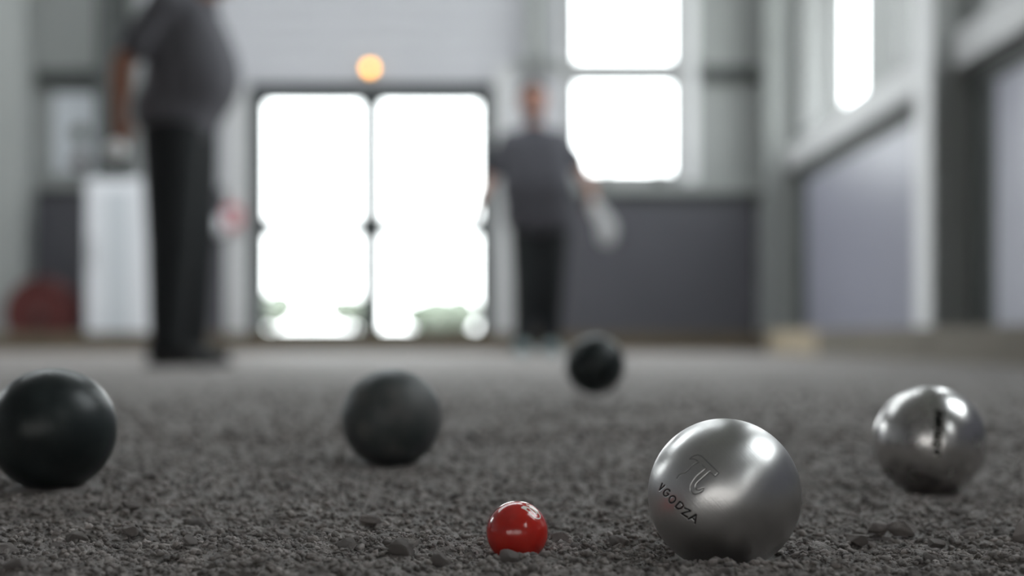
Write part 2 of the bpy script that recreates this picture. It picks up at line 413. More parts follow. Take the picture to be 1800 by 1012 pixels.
column('trim_column_left', fx(214), 12.22, HT, 'y', 'steel_dark', .20, .3)
column('trim_column_corner', 2.30, 12.22, HT, 'x', 'steel_grey', .26, .3)
for k, yc in enumerate((7.65, 3.0, -1.65, -6.3)):
    column('trim_column_right', XR-.105, yc, HT, 'x', 'steel_grey', .21, .3)
trim('trim_column_lit_face', 'reveal', *[(XR-.222, XR-.21, yc-.15, yc+.15, 0, HT) for yc in (7.65, 3.0, -1.65, -6.3)], bev=0)  # pale plate: window light on the inner flange put into the colour
# right wall dressing
def rtrim(name, m, z0, z1, proj, spans):
    b = MB()
    for a, c in spans: b.box(XR-proj, XR, a, c, z0, z1, .003)
    return b.build(name, m, kind='structure')
spans = [(7.8, 12.06), (3.15, 7.5), (-1.5, 2.85), (-6.15, -1.8)]
rtrim('trim_sill_right', 'steel_light', 1.53, 1.72, .10, spans)
rtrim('trim_sill_shade_right', 'steel_dark', 1.40, 1.53, .03, spans)  # dark strip: shade under the sill put into the colour
rtrim('trim_wall_panel_right', 'panel_lavender', .16, 1.40, .02, [(a+.02 if a != 7.8 else 7.82, c-.42) for a, c in spans])
rtrim('trim_panel_end_right', 'steel_dark', .16, 1.40, .012, [(c-.42, c) for a, c in spans])

# court edging boards (each plank a thing)
for i, (xa, xb) in enumerate(((-8.9, -5.092), (-5.088, -1.292), (-1.288, 2.02))):
    b = MB(); b.box(xa, xb, 11.28, 11.34, -.05, .15, .006)
    b.build('edging_plank', 'timber_old', base=((xa+xb)/2, 11.31, 0), cat='plank', group='timber planks edging the court at the far end',
            label=['weathered brown plank edging the court at far left, in front of the dark column', 'weathered brown plank edging the court behind the left player and below the double door', 'weathered brown plank edging the court below the dark grey wall, behind the far player'][i])
for i, (ya, yb, m, lab) in enumerate(((9.5, 11.26, 'timber_pale', 'pale timber plank at foot of right wall by the far corner'),
        (7.0, 9.48, 'timber_mid', 'brown timber plank at foot of right wall below the wide lavender panel'),
        (3.2, 6.98, 'timber_mid', 'dull brown timber plank at foot of right wall nearest the right frame edge'))):
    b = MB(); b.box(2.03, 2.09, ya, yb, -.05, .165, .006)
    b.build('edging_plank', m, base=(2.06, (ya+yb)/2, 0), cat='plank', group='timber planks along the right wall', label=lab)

# ------------------------------------------------------------------ outside
b = MB(); b.box(-60, 60, YF+.3, 120, -.35, -.05); b.build('grass_field', 'grass', kind='structure')
b = MB(); b.box(-30, 30, YF+.3, 24, -.34, -.035); b.build('gravel_forecourt', 'gravel_path', kind='structure')
b = MB(); b.box(XR+.35, 40, -60, YF+.3, -.35, -.06); b.build('grass_verge', 'grass', kind='structure')
b = MB(); b.box(-60, XR+.35, -60, YB-.3, -.35, -.06); b.build('asphalt_yard', 'gravel_path', kind='structure')
b = MB(); b.box(-14, 16, YB-10, YB-9, -.35, 6.5); b.build('added_reflector_wall', 'reflector_pale', kind='structure')  # unseen wall added to cut back-door light and soften its reflection
b = MB(); b.box(7.5, 8, -16, .8, -.35, 7.5); b.build('added_reflector_wall', 'reflector_pale', kind='structure')  # unseen wall added so the rear window reflects moderately in the boule
def shrub(x, y, r, h, label):
    root = empty('tree', (x, y, -.05), label=label, cat='tree', group='trees beyond the glass doors')
    b = MB(); b.tube((x, y, -.05), (x, y, h*.6), .06, .04, 8); b.build('trunk', 'bark', root)
    b = MB()
    for k in range(9):
        a = k*2.4; b.sphere((x+math.cos(a)*r*.5, y+math.sin(a)*r*.5, h*(.45+.3*random.random())), r*.55*(.7+.4*random.random()), (1,1,.8), sub=2)
    for v in b.bm.verts: v.co += Vector([random.uniform(-.06, .06) for _ in range(3)])
    b.build('crown', 'hedge', root)
for x, r, h, lab in ((-7.0, .9, 1.55, 'leftmost green tree outside the left door leaf'), (-4.5, .8, 1.35, 'small green tree outside, just left of the door meeting stiles'),
                     (-2.0, 1.1, 1.5, 'widest green tree outside the right door leaf'), (.35, .6, 1.2, 'small green tree outside, at the right edge of the right door leaf')):
    shrub(x, 40, r, h, lab)

# ------------------------------------------------------------------ things by the far wall
root = empty('bulkhead_lamp', (fx(651), YF, fz(121)), label='small round glowing orange lamp on wall above the double door', cat='lamp')
b = MB(); b.box(fx(651)-.055, fx(651)+.055, YF-.03, YF, fz(121)-.055, fz(121)+.055, .01); b.build('housing', 'steel_grey', root)
b = MB(); b.sphere((fx(651), YF-.03, fz(121)), .040, (1,.7,1)); b.build('lamp_lens', 'lamp_orange', root, smooth=True)
# white upright cabinet
x0, x1, ya, yb = -3.46, -2.95, 11.55, 12.0
root = empty('cabinet', ((x0+x1)/2, (ya+yb)/2, 0), label='tall white upright cabinet standing behind the left player', cat='cabinet')
b = MB(); b.box(x0, x1, ya+.03, yb, .05, 1.40, .012); b.build('body', 'white_paint', root)
b = MB(); b.box(x0, x1, ya, ya+.028, .06, 1.39, .012); dv = b.build('door', 'white_paint', root)
b = MB(); b.box(x0+.15, x1-.15, ya-.006, ya+.002, .15, 1.30, .003); b.build('door_panel', 'white_inset', dv)
b = MB(); b.tube((x0+.05, ya-.03, .7), (x0+.05, ya-.03, .9), .008); b.tube((x0+.05, ya-.03, .71), (x0+.05, ya, .71), .006); b.tube((x0+.05, ya-.03, .89), (x0+.05, ya, .89), .006)
b.build('handle', 'steel_grey', dv)
for sx_ in (x0+.05, x1-.05):
    for sy_ in (ya+.08, yb-.05):
        b = MB(); b.tube((sx_, sy_, 0), (sx_, sy_, .055), .02); b.build('foot', 'black_rubber', root)
# notice board
x0, x1, z0, z1 = fx(97), fx(190), fz(306), fz(165)
root = empty('notice_board', ((x0+x1)/2, YF-.05, z0), label='pale notice board with two dark round emblems, on the wall at far left', cat='board')
b = MB(); b.box(x0, x1, YF-.055, YF-.03, z0, z1, .004); b.build('panel', 'paper', root)
b = MB(); b.tube((fx(144), YF-.060, fz(236)), (fx(144), YF-.054, fz(236)), .075, seg=32); b.build('upper_emblem', 'ink_olive', root, label='dark olive round emblem')
b = MB(); b.tube((fx(144), YF-.060, fz(284)), (fx(144), YF-.054, fz(284)), .075, seg=32); b.build('lower_emblem', 'ink_brown', root, label='dark brown round emblem')
# hose reel
hc = (-3.86, 11.72, .29)
root = empty('hose_reel', (hc[0], hc[1], 0), label='dark hose reel with red rims on the ground at far left', cat='hose reel')
for yy in (-.09, .09):
    b = MB(); b.torus((hc[0], hc[1]+yy, hc[2]+.02), .27, .022); b.tube((hc[0], hc[1]+yy-.004, hc[2]+.02), (hc[0], hc[1]+yy+.004, hc[2]+.02), .255, seg=32)
    b.build('rim', 'red_paint', root, smooth=False)
b = MB()
for k in range(4): b.torus((hc[0], hc[1]-.06+.04*k, hc[2]+.02), .19, .02)
b.build('hose', 'hose', root)
b = MB(); b.tube((hc[0], hc[1]-.13, hc[2]+.02), (hc[0], hc[1]+.13, hc[2]+.02), .03); b.build('axle', 'steel_dark', root)
for yy in (-.12, .12):
    b = MB(); b.tube((hc[0], hc[1]+yy, hc[2]), (hc[0]-.22, hc[1]+yy, 0), .014); b.tube((hc[0], hc[1]+yy, hc[2]), (hc[0]+.22, hc[1]+yy, 0), .014); b.build('stand', 'red_paint', root)
# red box and white round cover beside the door
b = MB(); b.box(fx(398), fx(424), YF-.10, YF-.05, fz(402), fz(364), .008)
root = empty('alarm_box', (fx(411), YF-.05, fz(402)), label='small dull red box on the pale strip left of the double door', cat='box')
b.build('housing', 'red_box', root)
b = MB(); b.box(fx(404), fx(418), YF-.104, YF-.10, fz(390), fz(376), .002); b.build('push_plate', 'white_paint', root)
b = MB(); b.tube((fx(386), YF-.10, fz(396)), (fx(386), YF-.03, fz(396)), .078, .085, 32); b.sphere((fx(386), YF-.10, fz(396)), .078, (1,.3,1))
b.build('wall_cap', 'white_paint', base=(fx(386), YF-.03, fz(396)), smooth=True, label='white round cap on wall just left of the dull red box', cat='wall cap')

# ------------------------------------------------------------------ boules
def cubesphere(n, r):
    t = np.tan(np.linspace(-math.pi/4, math.pi/4, n+1)); A, B = np.meshgrid(t, t); O = np.ones_like(A)
    out_v, out_f = [], []; off = 0
    for f in ((A,-O,B),(-A,O,B),(O,A,B),(-O,-A,B),(A,B,O),(-A,B,-O)):
        v = np.stack(f, -1).reshape(-1, 3); v /= np.linalg.norm(v, axis=1, keepdims=True)
        i = np.arange((n+1)**2).reshape(n+1, n+1)+off
        out_f.append(np.stack([i[:-1,:-1], i[:-1,1:], i[1:,1:], i[1:,:-1]], -1).reshape(-1, 4)); out_v.append(v); off += (n+1)**2
    return np.concatenate(out_v)*r, np.concatenate(out_f)
def seg_dist(P, lines):
    d = np.full(len(P), 1e9)
    for ln in lines:
        for a, c in zip(ln, ln[1:]):
            a, c = np.array(a, float), np.array(c, float); ab = c-a
            t = np.clip(((P-a)@ab)/max(ab@ab, 1e-9), 0, 1); d = np.minimum(d, np.linalg.norm(P-a-t[:,None]*ab, axis=1))
    return d
def ball(name, key, n, m, grooves=(), axis_deg=0, **kw):
    """grooves: (strokes on the surface, half width px, depth m, darkness)"""
    cx, cy, cz, r = BOULES[key]; co, fc = cubesphere(n, r); nr = co/r
    wx, wy, wz = co[:,0]+cx, co[:,1]+cy, co[:,2]+cz
    P = np.stack([900+FPX*wx/wy, HOR-FPX*(wz-EYE)/wy], 1); front = (nr @ (np.array([-cx,-cy,EYE-cz])/np.linalg.norm([cx,cy,EYE-cz]))) > .12
    mark = np.zeros(len(co))
    idx = np.where(front)[0]
    for strokes, hw, depth, dark in grooves:
        d = seg_dist(P[idx], strokes); k = np.clip(1-(d-hw*.5)/(hw*.8), 0, 1); k = k*k*(3-2*k)
        co[idx] -= nr[idx]*(k*depth)[:,None]; mark[idx] = np.maximum(mark[idx], k*dark)
    me = bpy.data.meshes.new(name); mesh_from(me, co, fc)
    at = me.attributes.new('mark', 'FLOAT', 'POINT'); at.data.foreach_set('value', mark.astype(np.float32))
    bm = bmesh.new(); bm.from_mesh(me); bmesh.ops.remove_doubles(bm, verts=bm.verts, dist=1e-6); bmesh.ops.recalc_face_normals(bm, faces=bm.faces); bm.to_mesh(me); bm.free()
    me.transform(Matrix.Rotation(math.radians(axis_deg), 4, 'Y'))
    o = link(name, me, m, None, (cx, cy, cz), True, **kw); o.rotation_euler = (0, -math.radians(axis_deg), 0); return o
def ball_material(name, col, mark_col, rough, metal, streak=0., streak_rot=(0,0,0), blotch=None, coat=0., spec=.5, dirt=0., aniso=0.):
    m = bpy.data.materials.new(name); m.use_nodes = True; n = m.node_tree; b = n.nodes['Principled BSDF']
    b.inputs['Metallic'].default_value = metal; b.inputs['Roughness'].default_value = rough; b.inputs['Coat Weight'].default_value = coat
    b.inputs['Coat Roughness'].default_value = .08; b.inputs['Specular IOR Level'].default_value = spec
    t = n.nodes.new('ShaderNodeTexCoord'); a = n.nodes.new('ShaderNodeAttribute'); a.attribute_name = 'mark'
    z = n.nodes.new('ShaderNodeTexNoise'); z.inputs['Scale'].default_value = 38; z.inputs['Detail'].default_value = 6; z.inputs['Roughness'].default_value = .6
    n.links.new(t.outputs['Object'], z.inputs['Vector'])
    r = n.nodes.new('ShaderNodeValToRGB'); e = r.color_ramp.elements; e[0].position = .38; e[1].position = .70
    e[0].color = (*col, 1); e[1].color = (*(blotch or tuple(c*.85 for c in col)), 1); n.links.new(z.outputs['Fac'], r.inputs[0])
    mx = n.nodes.new('ShaderNodeMix'); mx.data_type = 'RGBA'; mx.inputs['B'].default_value = (*mark_col, 1)
    n.links.new(a.outputs['Fac'], mx.inputs['Factor']); n.links.new(r.outputs[0], mx.inputs['A']); n.links.new(mx.outputs['Result'], b.inputs['Base Color'])
    mr = n.nodes.new('ShaderNodeMapRange'); mr.inputs['To Min'].default_value = rough*.88; mr.inputs['To Max'].default_value = min(1, rough*1.15+dirt)
    mr.inputs['From Min'].default_value = .3; mr.inputs['From Max'].default_value = .75
    n.links.new(z.outputs['Fac'], mr.inputs['Value']); n.links.new(mr.outputs[0], b.inputs['Roughness'])
    if aniso:
        b.inputs['Anisotropic'].default_value = aniso
        tg = n.nodes.new('ShaderNodeTangent'); tg.direction_type = 'RADIAL'; tg.axis = 'Z'; n.links.new(tg.outputs[0], b.inputs['Tangent'])
    if streak:
        mp = n.nodes.new('ShaderNodeMapping'); mp.inputs['Rotation'].default_value = streak_rot; mp.inputs['Scale'].default_value = (1500, 60, 60)
        s = n.nodes.new('ShaderNodeTexNoise'); s.inputs['Scale'].default_value = 1; s.inputs['Detail'].default_value = 3
        bp = n.nodes.new('ShaderNodeBump'); bp.inputs['Strength'].default_value = streak; bp.inputs['Distance'].default_value = .0002
        n.links.new(t.outputs['Object'], mp.inputs[0]); n.links.new(mp.outputs[0], s.inputs['Vector']); n.links.new(s.outputs['Fac'], bp.inputs['Height']); n.links.new(bp.outputs[0], b.inputs['Normal'])
    M[name] = m
ball_material('brushed_steel', (.62,.61,.60), (.03,.03,.03), .34, 1, streak=.3, aniso=.65)
ball_material('satin_steel', (.56,.545,.53), (.02,.02,.016), .26, 1, streak=.12, aniso=.35)
ball_material('black_steel', (.010,.014,.014), (0,0,0), .36, 0, blotch=(.022,.028,.028), spec=.28)
ball_material('dusty_steel', (.028,.036,.037), (0,0,0), .42, 0, blotch=(.085,.082,.078), spec=.5, dirt=.2)
ball_material('red_gloss', (.42,.014,.010), (.85,.85,.78), .16, 0, blotch=(.50,.025,.015), coat=.35)
Z = lambda u, v: (1140+u/6.325, 780+v/6.325)
arc = lambda cx_, cy_, rx, ry, a0, a1, k=14, rot=0: [(cx_+rx*math.cos(t)*math.cos(rot)-ry*math.sin(t)*math.sin(rot), cy_+rx*math.cos(t)*math.sin(rot)+ry*math.sin(t)*math.cos(rot)) for t in [math.radians(a0+(a1-a0)*i/k) for i in range(k+1)]]
PI_STROKES = [[Z(*p) for p in q] for q in (
    [(455,168),(475,148),(510,130),(548,123),(585,135),(615,160),(660,205),(720,260),(782,315),(742,357),(680,305)],
    [(640,275),(590,228)], [(548,190),(520,172),(490,165),(455,168)],
    [(560,200),(520,220),(475,252),(445,288),(410,318),(370,330),(340,345),(315,385)],
    [(640,275),(590,315),(530,365),(490,420),(467,475),(470,520),(490,552),(520,558),(565,545),(600,520),(613,495)],
    [(680,305),(630,350),(570,405),(530,445),(520,485),(535,510),(565,510),(590,495),(613,495)])]
LETTERS = [[Z(*p) for p in q] for q in (
    [(150,440),(122,515),(178,462)],
    arc(200,543,30,42,5,305,14,math.radians(38)), [(224,561),(206,547)],
    arc(262,617,33,42,0,360,16,math.radians(38)),
    [(345,642),(298,700),(328,722),(362,716),(384,690),(372,660),(345,642)],
    [(398,712),(465,745),(365,775),(430,815)],
    [(440,838),(528,790),(515,885)], [(478,818),(508,848)])]
ball('boule', 'near', 300, 'brushed_steel', [(PI_STROKES, 1.05, .00014, .5), (LETTERS, 1.5, .00020, .97)], axis_deg=42,
     label='large brushed silver steel boule engraved with a pi sign, beside the red jack', cat='boule')
def vert_letters(cx_, y0_, dy, wd):
    g = []
    L = {0: [[(-1,-.5),(1,0),(-1,.5)]], 1: [arc(0,0,1,.5,40,320,8), [(0,.5),(0,.1)]], 2: [arc(0,0,1,.5,0,360,10)], 3: [[(-1,-.4),(1,-.4),(.7,.4),(-.7,.4),(-1,-.4)]], 4: [[(-1,-.4),(-1,.4),(1,-.4),(1,.4)]], 5: [[(1,-.5),(-1,0),(1,.5)],[(.3,-.3),(.3,.3)]]}
    for i in range(6):
        for ln in L[i]: g.append([(cx_-i*.9+p[0]*wd, y0_+i*dy+p[1]*dy*.75) for p in ln])
    return g
ball('boule', 'right', 220, 'satin_steel', [(vert_letters(1651, 727, 13.5, 5.5), 3.6, .0002, .99)], axis_deg=90,
     label='shiny silver boule with a vertical row of dark engraved letters, at far right', cat='boule')
ball('boule', 'left', 90, 'black_steel', label='black boule cut by the left edge of the frame', cat='boule')
ball('boule', 'mid', 90, 'dusty_steel', label='dusty dark grey boule left of centre with brown smudges', cat='boule')
ball('boule', 'fly', 90, 'black_steel', label='blurred black boule bouncing above the ground in front of the far player', cat='boule')
J = lambda u, v: (860+u/16.87, 880+v/16.87)
JS = [[J(*p) for p in q] for q in (
    [(965,205),(1060,245),(1150,310),(1230,400),(1320,475),(1400,522),(1470,530),(1515,505),(1515,440),(1450,345),(1360,250),(1240,165),(1110,115)],
    [(1035,165),(1130,190),(1240,270),(1330,350),(1380,385),(1415,375),(1400,335),(1320,260),(1200,180)])]
JS2 = [[J(*p) for p in q] for q in ([(970,190),(1080,215)], [(1010,165),(1100,225)])]
ball('jack_ball', 'jack', 220, 'red_gloss', [(JS, .95, -.00004, 1.0), (JS2, 1.3, -.00004, 1.0)],
     label='small glossy red jack ball with white curved print', cat='jack')

# ------------------------------------------------------------------ gravel
def hull_rock(seed, npt=13, flat=.6):
    rg = random.Random(seed); bm = bmesh.new(); ax = (1, rg.uniform(.6,.95), rg.uniform(flat*.7, flat*1.2))
    for _ in range(npt):
        v = Vector((rg.gauss(0,1), rg.gauss(0,1), rg.gauss(0,1))).normalized()*rg.uniform(.82,1.05)
        bm.verts.new((v.x*ax[0], v.y*ax[1], v.z*ax[2]))
    g = bmesh.ops.convex_hull(bm, input=bm.verts)
    bmesh.ops.delete(bm, geom=[v for v in g['geom_interior'] if isinstance(v, bmesh.types.BMVert)], context='VERTS')
    return bm
BASES = []
for k in range(24):
    bm = hull_rock(k, random.choice((10, 12, 14))); bmesh.ops.triangulate(bm, faces=bm.faces); bm.verts.ensure_lookup_table(); bm.verts.index_update()
    BASES.append((np.array([v.co[:] for v in bm.verts]), np.array([[v.index for v in f.verts] for f in bm.faces]))); bm.free()
def clear_of_balls(x, y, z, r, slack=1.0):
    ok = np.ones(len(x), bool)
    for c in BOULES.values():
        ok &= np.sqrt((x-c[0])**2+(y-c[1])**2+(z-c[2])**2) > c[3]+r*slack
        ok &= ~((np.hypot(x-c[0], y-c[1]) < c[3]*.75) & (c is not BOULES['fly']))
    return ok
def scatter(n, ya, yb, ra, rb, pw, spread=.40, margin=.12):
    t = RNG.random(n); y = 1/(1/ya+(1/yb-1/ya)*t); x = (RNG.random(n)*2-1)*(spread*y+margin)
    r = ra*(rb/ra)**(RNG.random(n)**pw); z = ground_h(x, y)+r*.12
    k = clear_of_balls(x, y, z, r); return x[k], y[k], z[k], r[k]
parts = [scatter(120000, .56, 1.4, .0005, .0038, 2.3), scatter(22000, 1.2, 4.5, .0014, .007, 2.4)]
x, y, z, r = [np.concatenate([p[i] for p in parts]) for i in range(4)]
kind = RNG.integers(0, len(BASES), len(x)); cos, fcs, off = [], [], 0
for k, (bv, bf) in enumerate(BASES):
    s = np.where(kind == k)[0]; n = len(s); a = RNG.random(n)*2*math.pi; t1 = RNG.normal(0, .35, n)
    v = bv[None]*r[s][:,None,None]
    X = v[...,0]*np.cos(t1)[:,None]+v[...,2]*np.sin(t1)[:,None]; Zz = -v[...,0]*np.sin(t1)[:,None]+v[...,2]*np.cos(t1)[:,None]; Y = v[...,1]
    X2 = X*np.cos(a)[:,None]-Y*np.sin(a)[:,None]; Y2 = X*np.sin(a)[:,None]+Y*np.cos(a)[:,None]
    cos.append(np.stack([X2+x[s][:,None], Y2+y[s][:,None], Zz+z[s][:,None]], -1).reshape(-1, 3))
    fcs.append((bf[None]+(np.arange(n)*len(bv))[:,None,None]+off).reshape(-1, 3)); off += n*len(bv)
me = bpy.data.meshes.new('gravel'); mesh_from(me, np.concatenate(cos), np.concatenate(fcs)); print('gravel tris', sum(len(f) for f in fcs))
link('gravel', me, 'gravel', kind='stuff', label='fine crushed grey gravel and grit covering the court', cat='gravel')
# larger stones: individuals
def big_rock(seed):
    bm = hull_rock(seed, 18, .62)
    bmesh.ops.bevel(bm, geom=list(bm.edges), offset=.03, segments=1, affect='EDGES')
    bmesh.ops.triangulate(bm, faces=bm.faces); bmesh.ops.subdivide_edges(bm, edges=bm.edges, cuts=2, use_grid_fill=True)
    rg = random.Random(seed)
    for v in bm.verts:
        p = v.co; q = math.sin(p.x*9+seed)*math.sin(p.y*11+1.3*seed)*math.sin(p.z*13)
        v.co = p*(1+.035*q)+Vector((rg.uniform(-1,1), rg.uniform(-1,1), rg.uniform(-1,1)))*.022
    me = bpy.data.meshes.new('gravel_stone'); bm.to_mesh(me); bm.free(); me.materials.append(M['stone']); return me
BIG = [big_rock(100+k) for k in range(16)]
placed = []
def stone(x, y, r, rot, mesh, label, group=None, lift=.15):
    z = float(ground_h(np.array([x]), np.array([y]))[0])+r*lift*(.7 if group else 1.1)
    o = bpy.data.objects.new('gravel_stone', mesh); C.objects.link(o); o.location = (x, y, z); o.scale = (r, r, r*.85); o.rotation_euler = rot
    tag(o, label, 'stone', group); placed.append((x, y, r)); return o
def stone_px(px, py, wpx, mesh, label, rot=(0,0,0), lift=.25):
    """stone seen at that place: walk the ray down to the ground"""
    for Y in np.arange(.6, 3, .002):
        X = (px-900)/FPX*Y; zr = EYE-(py-HOR)/FPX*Y
        if zr <= float(ground_h(np.array([X]), np.array([Y]))[0]): break
    stone(X, Y, wpx/2*Y/FPX, rot, BIG[mesh], label, lift=lift)
stone_px(1590, 950, 74, 0, 'largest angular grey stone at lower right, between the silver boules', (.15,.2,.3), .4)
stone_px(1545, 944, 64, 1, 'rough stone just left of the largest angular stone at lower right', (0,.1,1.3), .4)
stone_px(1505, 958, 54, 2, 'rounded grey stone third to the left at lower right, nearest the large silver boule', (.1,0,2.1), .3)
stone_px(1645, 962, 40, 3, 'small angular stone right of the largest stone at lower right', (.1,.2,.7), .35)
stone_px(1790, 950, 76, 4, 'dark stone cut by the right edge of the frame', (.2,-.2,.2), .4)
stone_px(650, 926, 48, 5, 'dark flat chip of stone left of the red jack', (.0,.1,.2), .4)
stone_px(706, 975, 60, 6, 'pinkish grey stone in sharp focus left of the red jack', (.3,.1,.9), .3)
stone_px(782, 952+45, 60, 7, 'blurred grey stone at the bottom edge, left of the red jack', (.1,.3,.4), .3)
stone_px(866, 1022, 60, 8, 'blurred pale stone at the bottom edge directly below the red jack', (0,.2,1.9), .0)
stone_px(336, 958, 40, 9, 'pale round-topped stone in sharp focus at lower left', (.5,.1,.9), .4)
stone_px(232, 900, 44, 10, 'squat dark stone between the left black boule and the lower left stones', (.1,.1,.3), .4)
stone_px(30, 1000, 54, 11, 'blurred grey stone in the bottom left corner', (.1,.1,2.3), .3)
stone_px(348, 922-10, 24, 12, 'thin pale sliver of stone tilted up, lower left of the dusty boule', (.0,.7,.6), .5)
n0 = 0; tries = 0
while n0 < 285 and tries < 6000:
    tries += 1
    y_ = 1/(1/.62+(1/1.9-1/.62)*random.random()); x_ = random.uniform(-1, 1)*(.36*y_+.01); r_ = .0032*(2.6)**(random.random()**1.8)
    if any(math.hypot(x_-a, y_-c) < (r_+d)*.85 for a, c, d in placed): continue
    z_ = float(ground_h(np.array([x_]), np.array([y_]))[0])
    if not clear_of_balls(np.array([x_]), np.array([y_]), np.array([z_]), np.array([r_]), 1.05)[0]: continue
    stone(x_, y_, r_, (random.gauss(0,.25), random.gauss(0,.25), random.uniform(0,6.28)), random.choice(BIG), 'small angular grey stone lying loose in the crushed gravel', 'loose stones in the crushed gravel')
    n0 += 1

# ------------------------------------------------------------------ people
def solid(name, mb, voxel, m, parent, smooth_it=6, **kw):
    """fuse overlapping shapes into one continuous skin"""
    o = mb.build(name, m, None, base=(0,0,0))
    r = o.modifiers.new('r', 'REMESH'); r.mode = 'VOXEL'; r.voxel_size = voxel; r.use_smooth_shade = True
    if smooth_it: s = o.modifiers.new('s', 'SMOOTH'); s.iterations = smooth_it; s.factor = .5
    dg = bpy.context.evaluated_depsgraph_get(); me = bpy.data.meshes.new_from_object(o.evaluated_get(dg)); old = o.data
    bpy.data.objects.remove(o); bpy.data.meshes.remove(old); me.name = name
    pw = Vector(parent.location) if parent else Vector((0,0,0)); me.transform(Matrix.Translation(-pw))
    return link(name, me, m, parent, None, True, **kw)
def V(*a): return Vector(a)
def hand(b, wrist, palm_dir, back, side_thumb, curl=.35, sc_=1.):
    """palm as three bars, four unequal bent fingers, a thumb leaving the side of the palm"""
    d = palm_dir.normalized(); nrm = back.normalized(); lat = d.cross(nrm).normalized()*side_thumb
    nrm = -lat.cross(d).normalized()*side_thumb if False else nrm
    for k in (-1.2, -.4, .4, 1.2): b.capsule(wrist+lat*k*.012*sc_, wrist+d*.085*sc_+lat*k*.020*sc_, .014*sc_, .0125*sc_)
    for k, L in zip((1.35, .45, -.45, -1.35), (.072, .080, .074, .060)):
        p = wrist+d*.088*sc_+lat*k*.020*sc_; dd = d; rr = .0088*sc_
        for j, fr in enumerate((.45, .32, .23)):
            dd = (dd*math.cos(curl) - nrm*math.sin(curl)).normalized() if j or curl else dd
            q = p+dd*L*fr*sc_; b.capsule(p, q, rr, rr*.92); p = q; rr *= .92
    p = wrist+d*.028*sc_+lat*.026*sc_; q = p+(d*.6+lat*.75-nrm*.15).normalized()*.038*sc_; b.capsule(p, q, .0125*sc_, .0105*sc_)
    b.capsule(q, q+(d*.85+lat*.25-nrm*.35).normalized()*.032*sc_, .0103*sc_, .0090*sc_)
def person(root, P, mats, fwd, curl=(.35,.35)):
    """P: joints in world coordinates; fwd: facing direction"""
    up = V(0,0,1); f = fwd.normalized(); side = (P['shR']-P['shL']); side.z = 0; side.normalize()
    # ---- body, one continuous skin
    b = MB(); hc = P['head']
    b.sphere(hc+up*.022-f*.010, .101, (.86,1.0,1.0) if abs(f.y) > .5 else (1.0,.86,1.0)); b.sphere(hc+f*.018-up*.035, .082, (.88,.95,1.05) if abs(f.y) > .5 else (.95,.88,1.05))
    b.capsule(hc+f*.062-up*.092+side*.018, hc+f*.062-up*.092-side*.018, .026, .026)      # chin
    b.capsule(hc+f*.02-up*.075+side*.045, hc+f*.05-up*.095+side*.02, .022, .02); b.capsule(hc+f*.02-up*.075-side*.045, hc+f*.05-up*.095-side*.02, .022, .02)
    b.capsule(hc+f*.090+up*.005, hc+f*.112-up*.032, .009, .014)                            # nose
    b.capsule(hc+f*.088+up*.024+side*.036, hc+f*.094+up*.024-side*.036*0, .009, .008); b.capsule(hc+f*.088+up*.024-side*.036, hc+f*.094+up*.024, .009, .008)
    b.capsule(hc+f*.092-up*.062+side*.020, hc+f*.092-up*.062-side*.020, .008, .008)
    for s in (-1, 1): b.capsule(hc+side*s*.082+up*.018-f*.012, hc+side*s*.078-up*.025-f*.004, .016, .012)   # ears
    b.capsule(P['neck']-up*.04, hc-up*.06-f*.012, .060, .054)
    cm = (P['shL']+P['shR'])*.5
    b.capsule(P['neck']-up*.06, P['shL']-up*.01, .055, .052); b.capsule(P['neck']-up*.06, P['shR']-up*.01, .055, .052)
    for k in range(17):
        t = .10+.9*k/16; rr = float(np.interp(t, (.1,.35,.6,.82,1), (.104,.118,P.get('belly_r',.125),.12,.118))); wd = float(np.interp(t, (.1,.4,1), (.085,.07,.062)))
        c = cm.lerp(P['pelvis'], t)+f*P.get('belly_f',.0)*math.sin(math.pi*min(1,t*1.05)); b.capsule(c-side*wd, c+side*wd, rr, rr)
    for s in 'LR':
        b.capsule(P['sh'+s], P['el'+s], .050, .040); b.capsule(P['el'+s], P['el'+s].lerp(P['wr'+s], .3), .040, .043); b.capsule(P['el'+s].lerp(P['wr'+s], .3), P['wr'+s], .043, .027)
        hd = P['hd'+s]-P['wr'+s]; hand(b, P['wr'+s], hd, P.get('back'+s, f), P.get('th'+s, 1), curl[0 if s == 'L' else 1])
        b.capsule(P['hip'+s], P['kn'+s], .088, .058); b.capsule(P['kn'+s], P['kn'+s].lerp(P['an'+s], .35)-f*.012, .056, .058); b.capsule(P['kn'+s].lerp(P['an'+s], .35)-f*.012, P['an'+s], .056, .038)
        b.capsule(P['an'+s]-up*.03, P['an'+s].lerp(P['toe'+s], .7)-up*.0, .034, .020)
    body = solid('body', b, .0055, mats['skin'], root, 4)
    # ---- face pieces
    for s in (-1, 1):
        e = hc+f*.081+side*s*.031+up*.008
        b = MB(); b.sphere(e, .0125); eo = b.build('eye', 'eye', root, smooth=True)
        b = MB(); b.sphere(e+f*.009, .0062); b.build('iris', 'iris', eo, smooth=True)
    b = MB(); b.capsule(hc+f*.100-up*.062+side*.022, hc+f*.100-up*.062-side*.022, .0055, .0055); b.build('mouth', 'lips', root, smooth=True)
    b = MB(); b.sphere(hc+up*.040-f*.026, .108, (.88,1,.95) if abs(f.y) > .5 else (1,.88,.95)); b.sphere(hc-f*.045+up*.0, .085, (.92,1,1.1) if abs(f.y) > .5 else (1,.92,1.1))
    b.capsule(hc+f*.055+up*.088+side*.03, hc+f*.055+up*.088-side*.03, .022, .022)
    if mats.get('beard'):
        b.capsule(hc+f*.070-up*.098+side*.025, hc+f*.070-up*.098-side*.025, .026, .026)
    solid('hair', b, .006, mats['hair'], root, 3)
    # ---- shirt
    b = MB(); g = .018
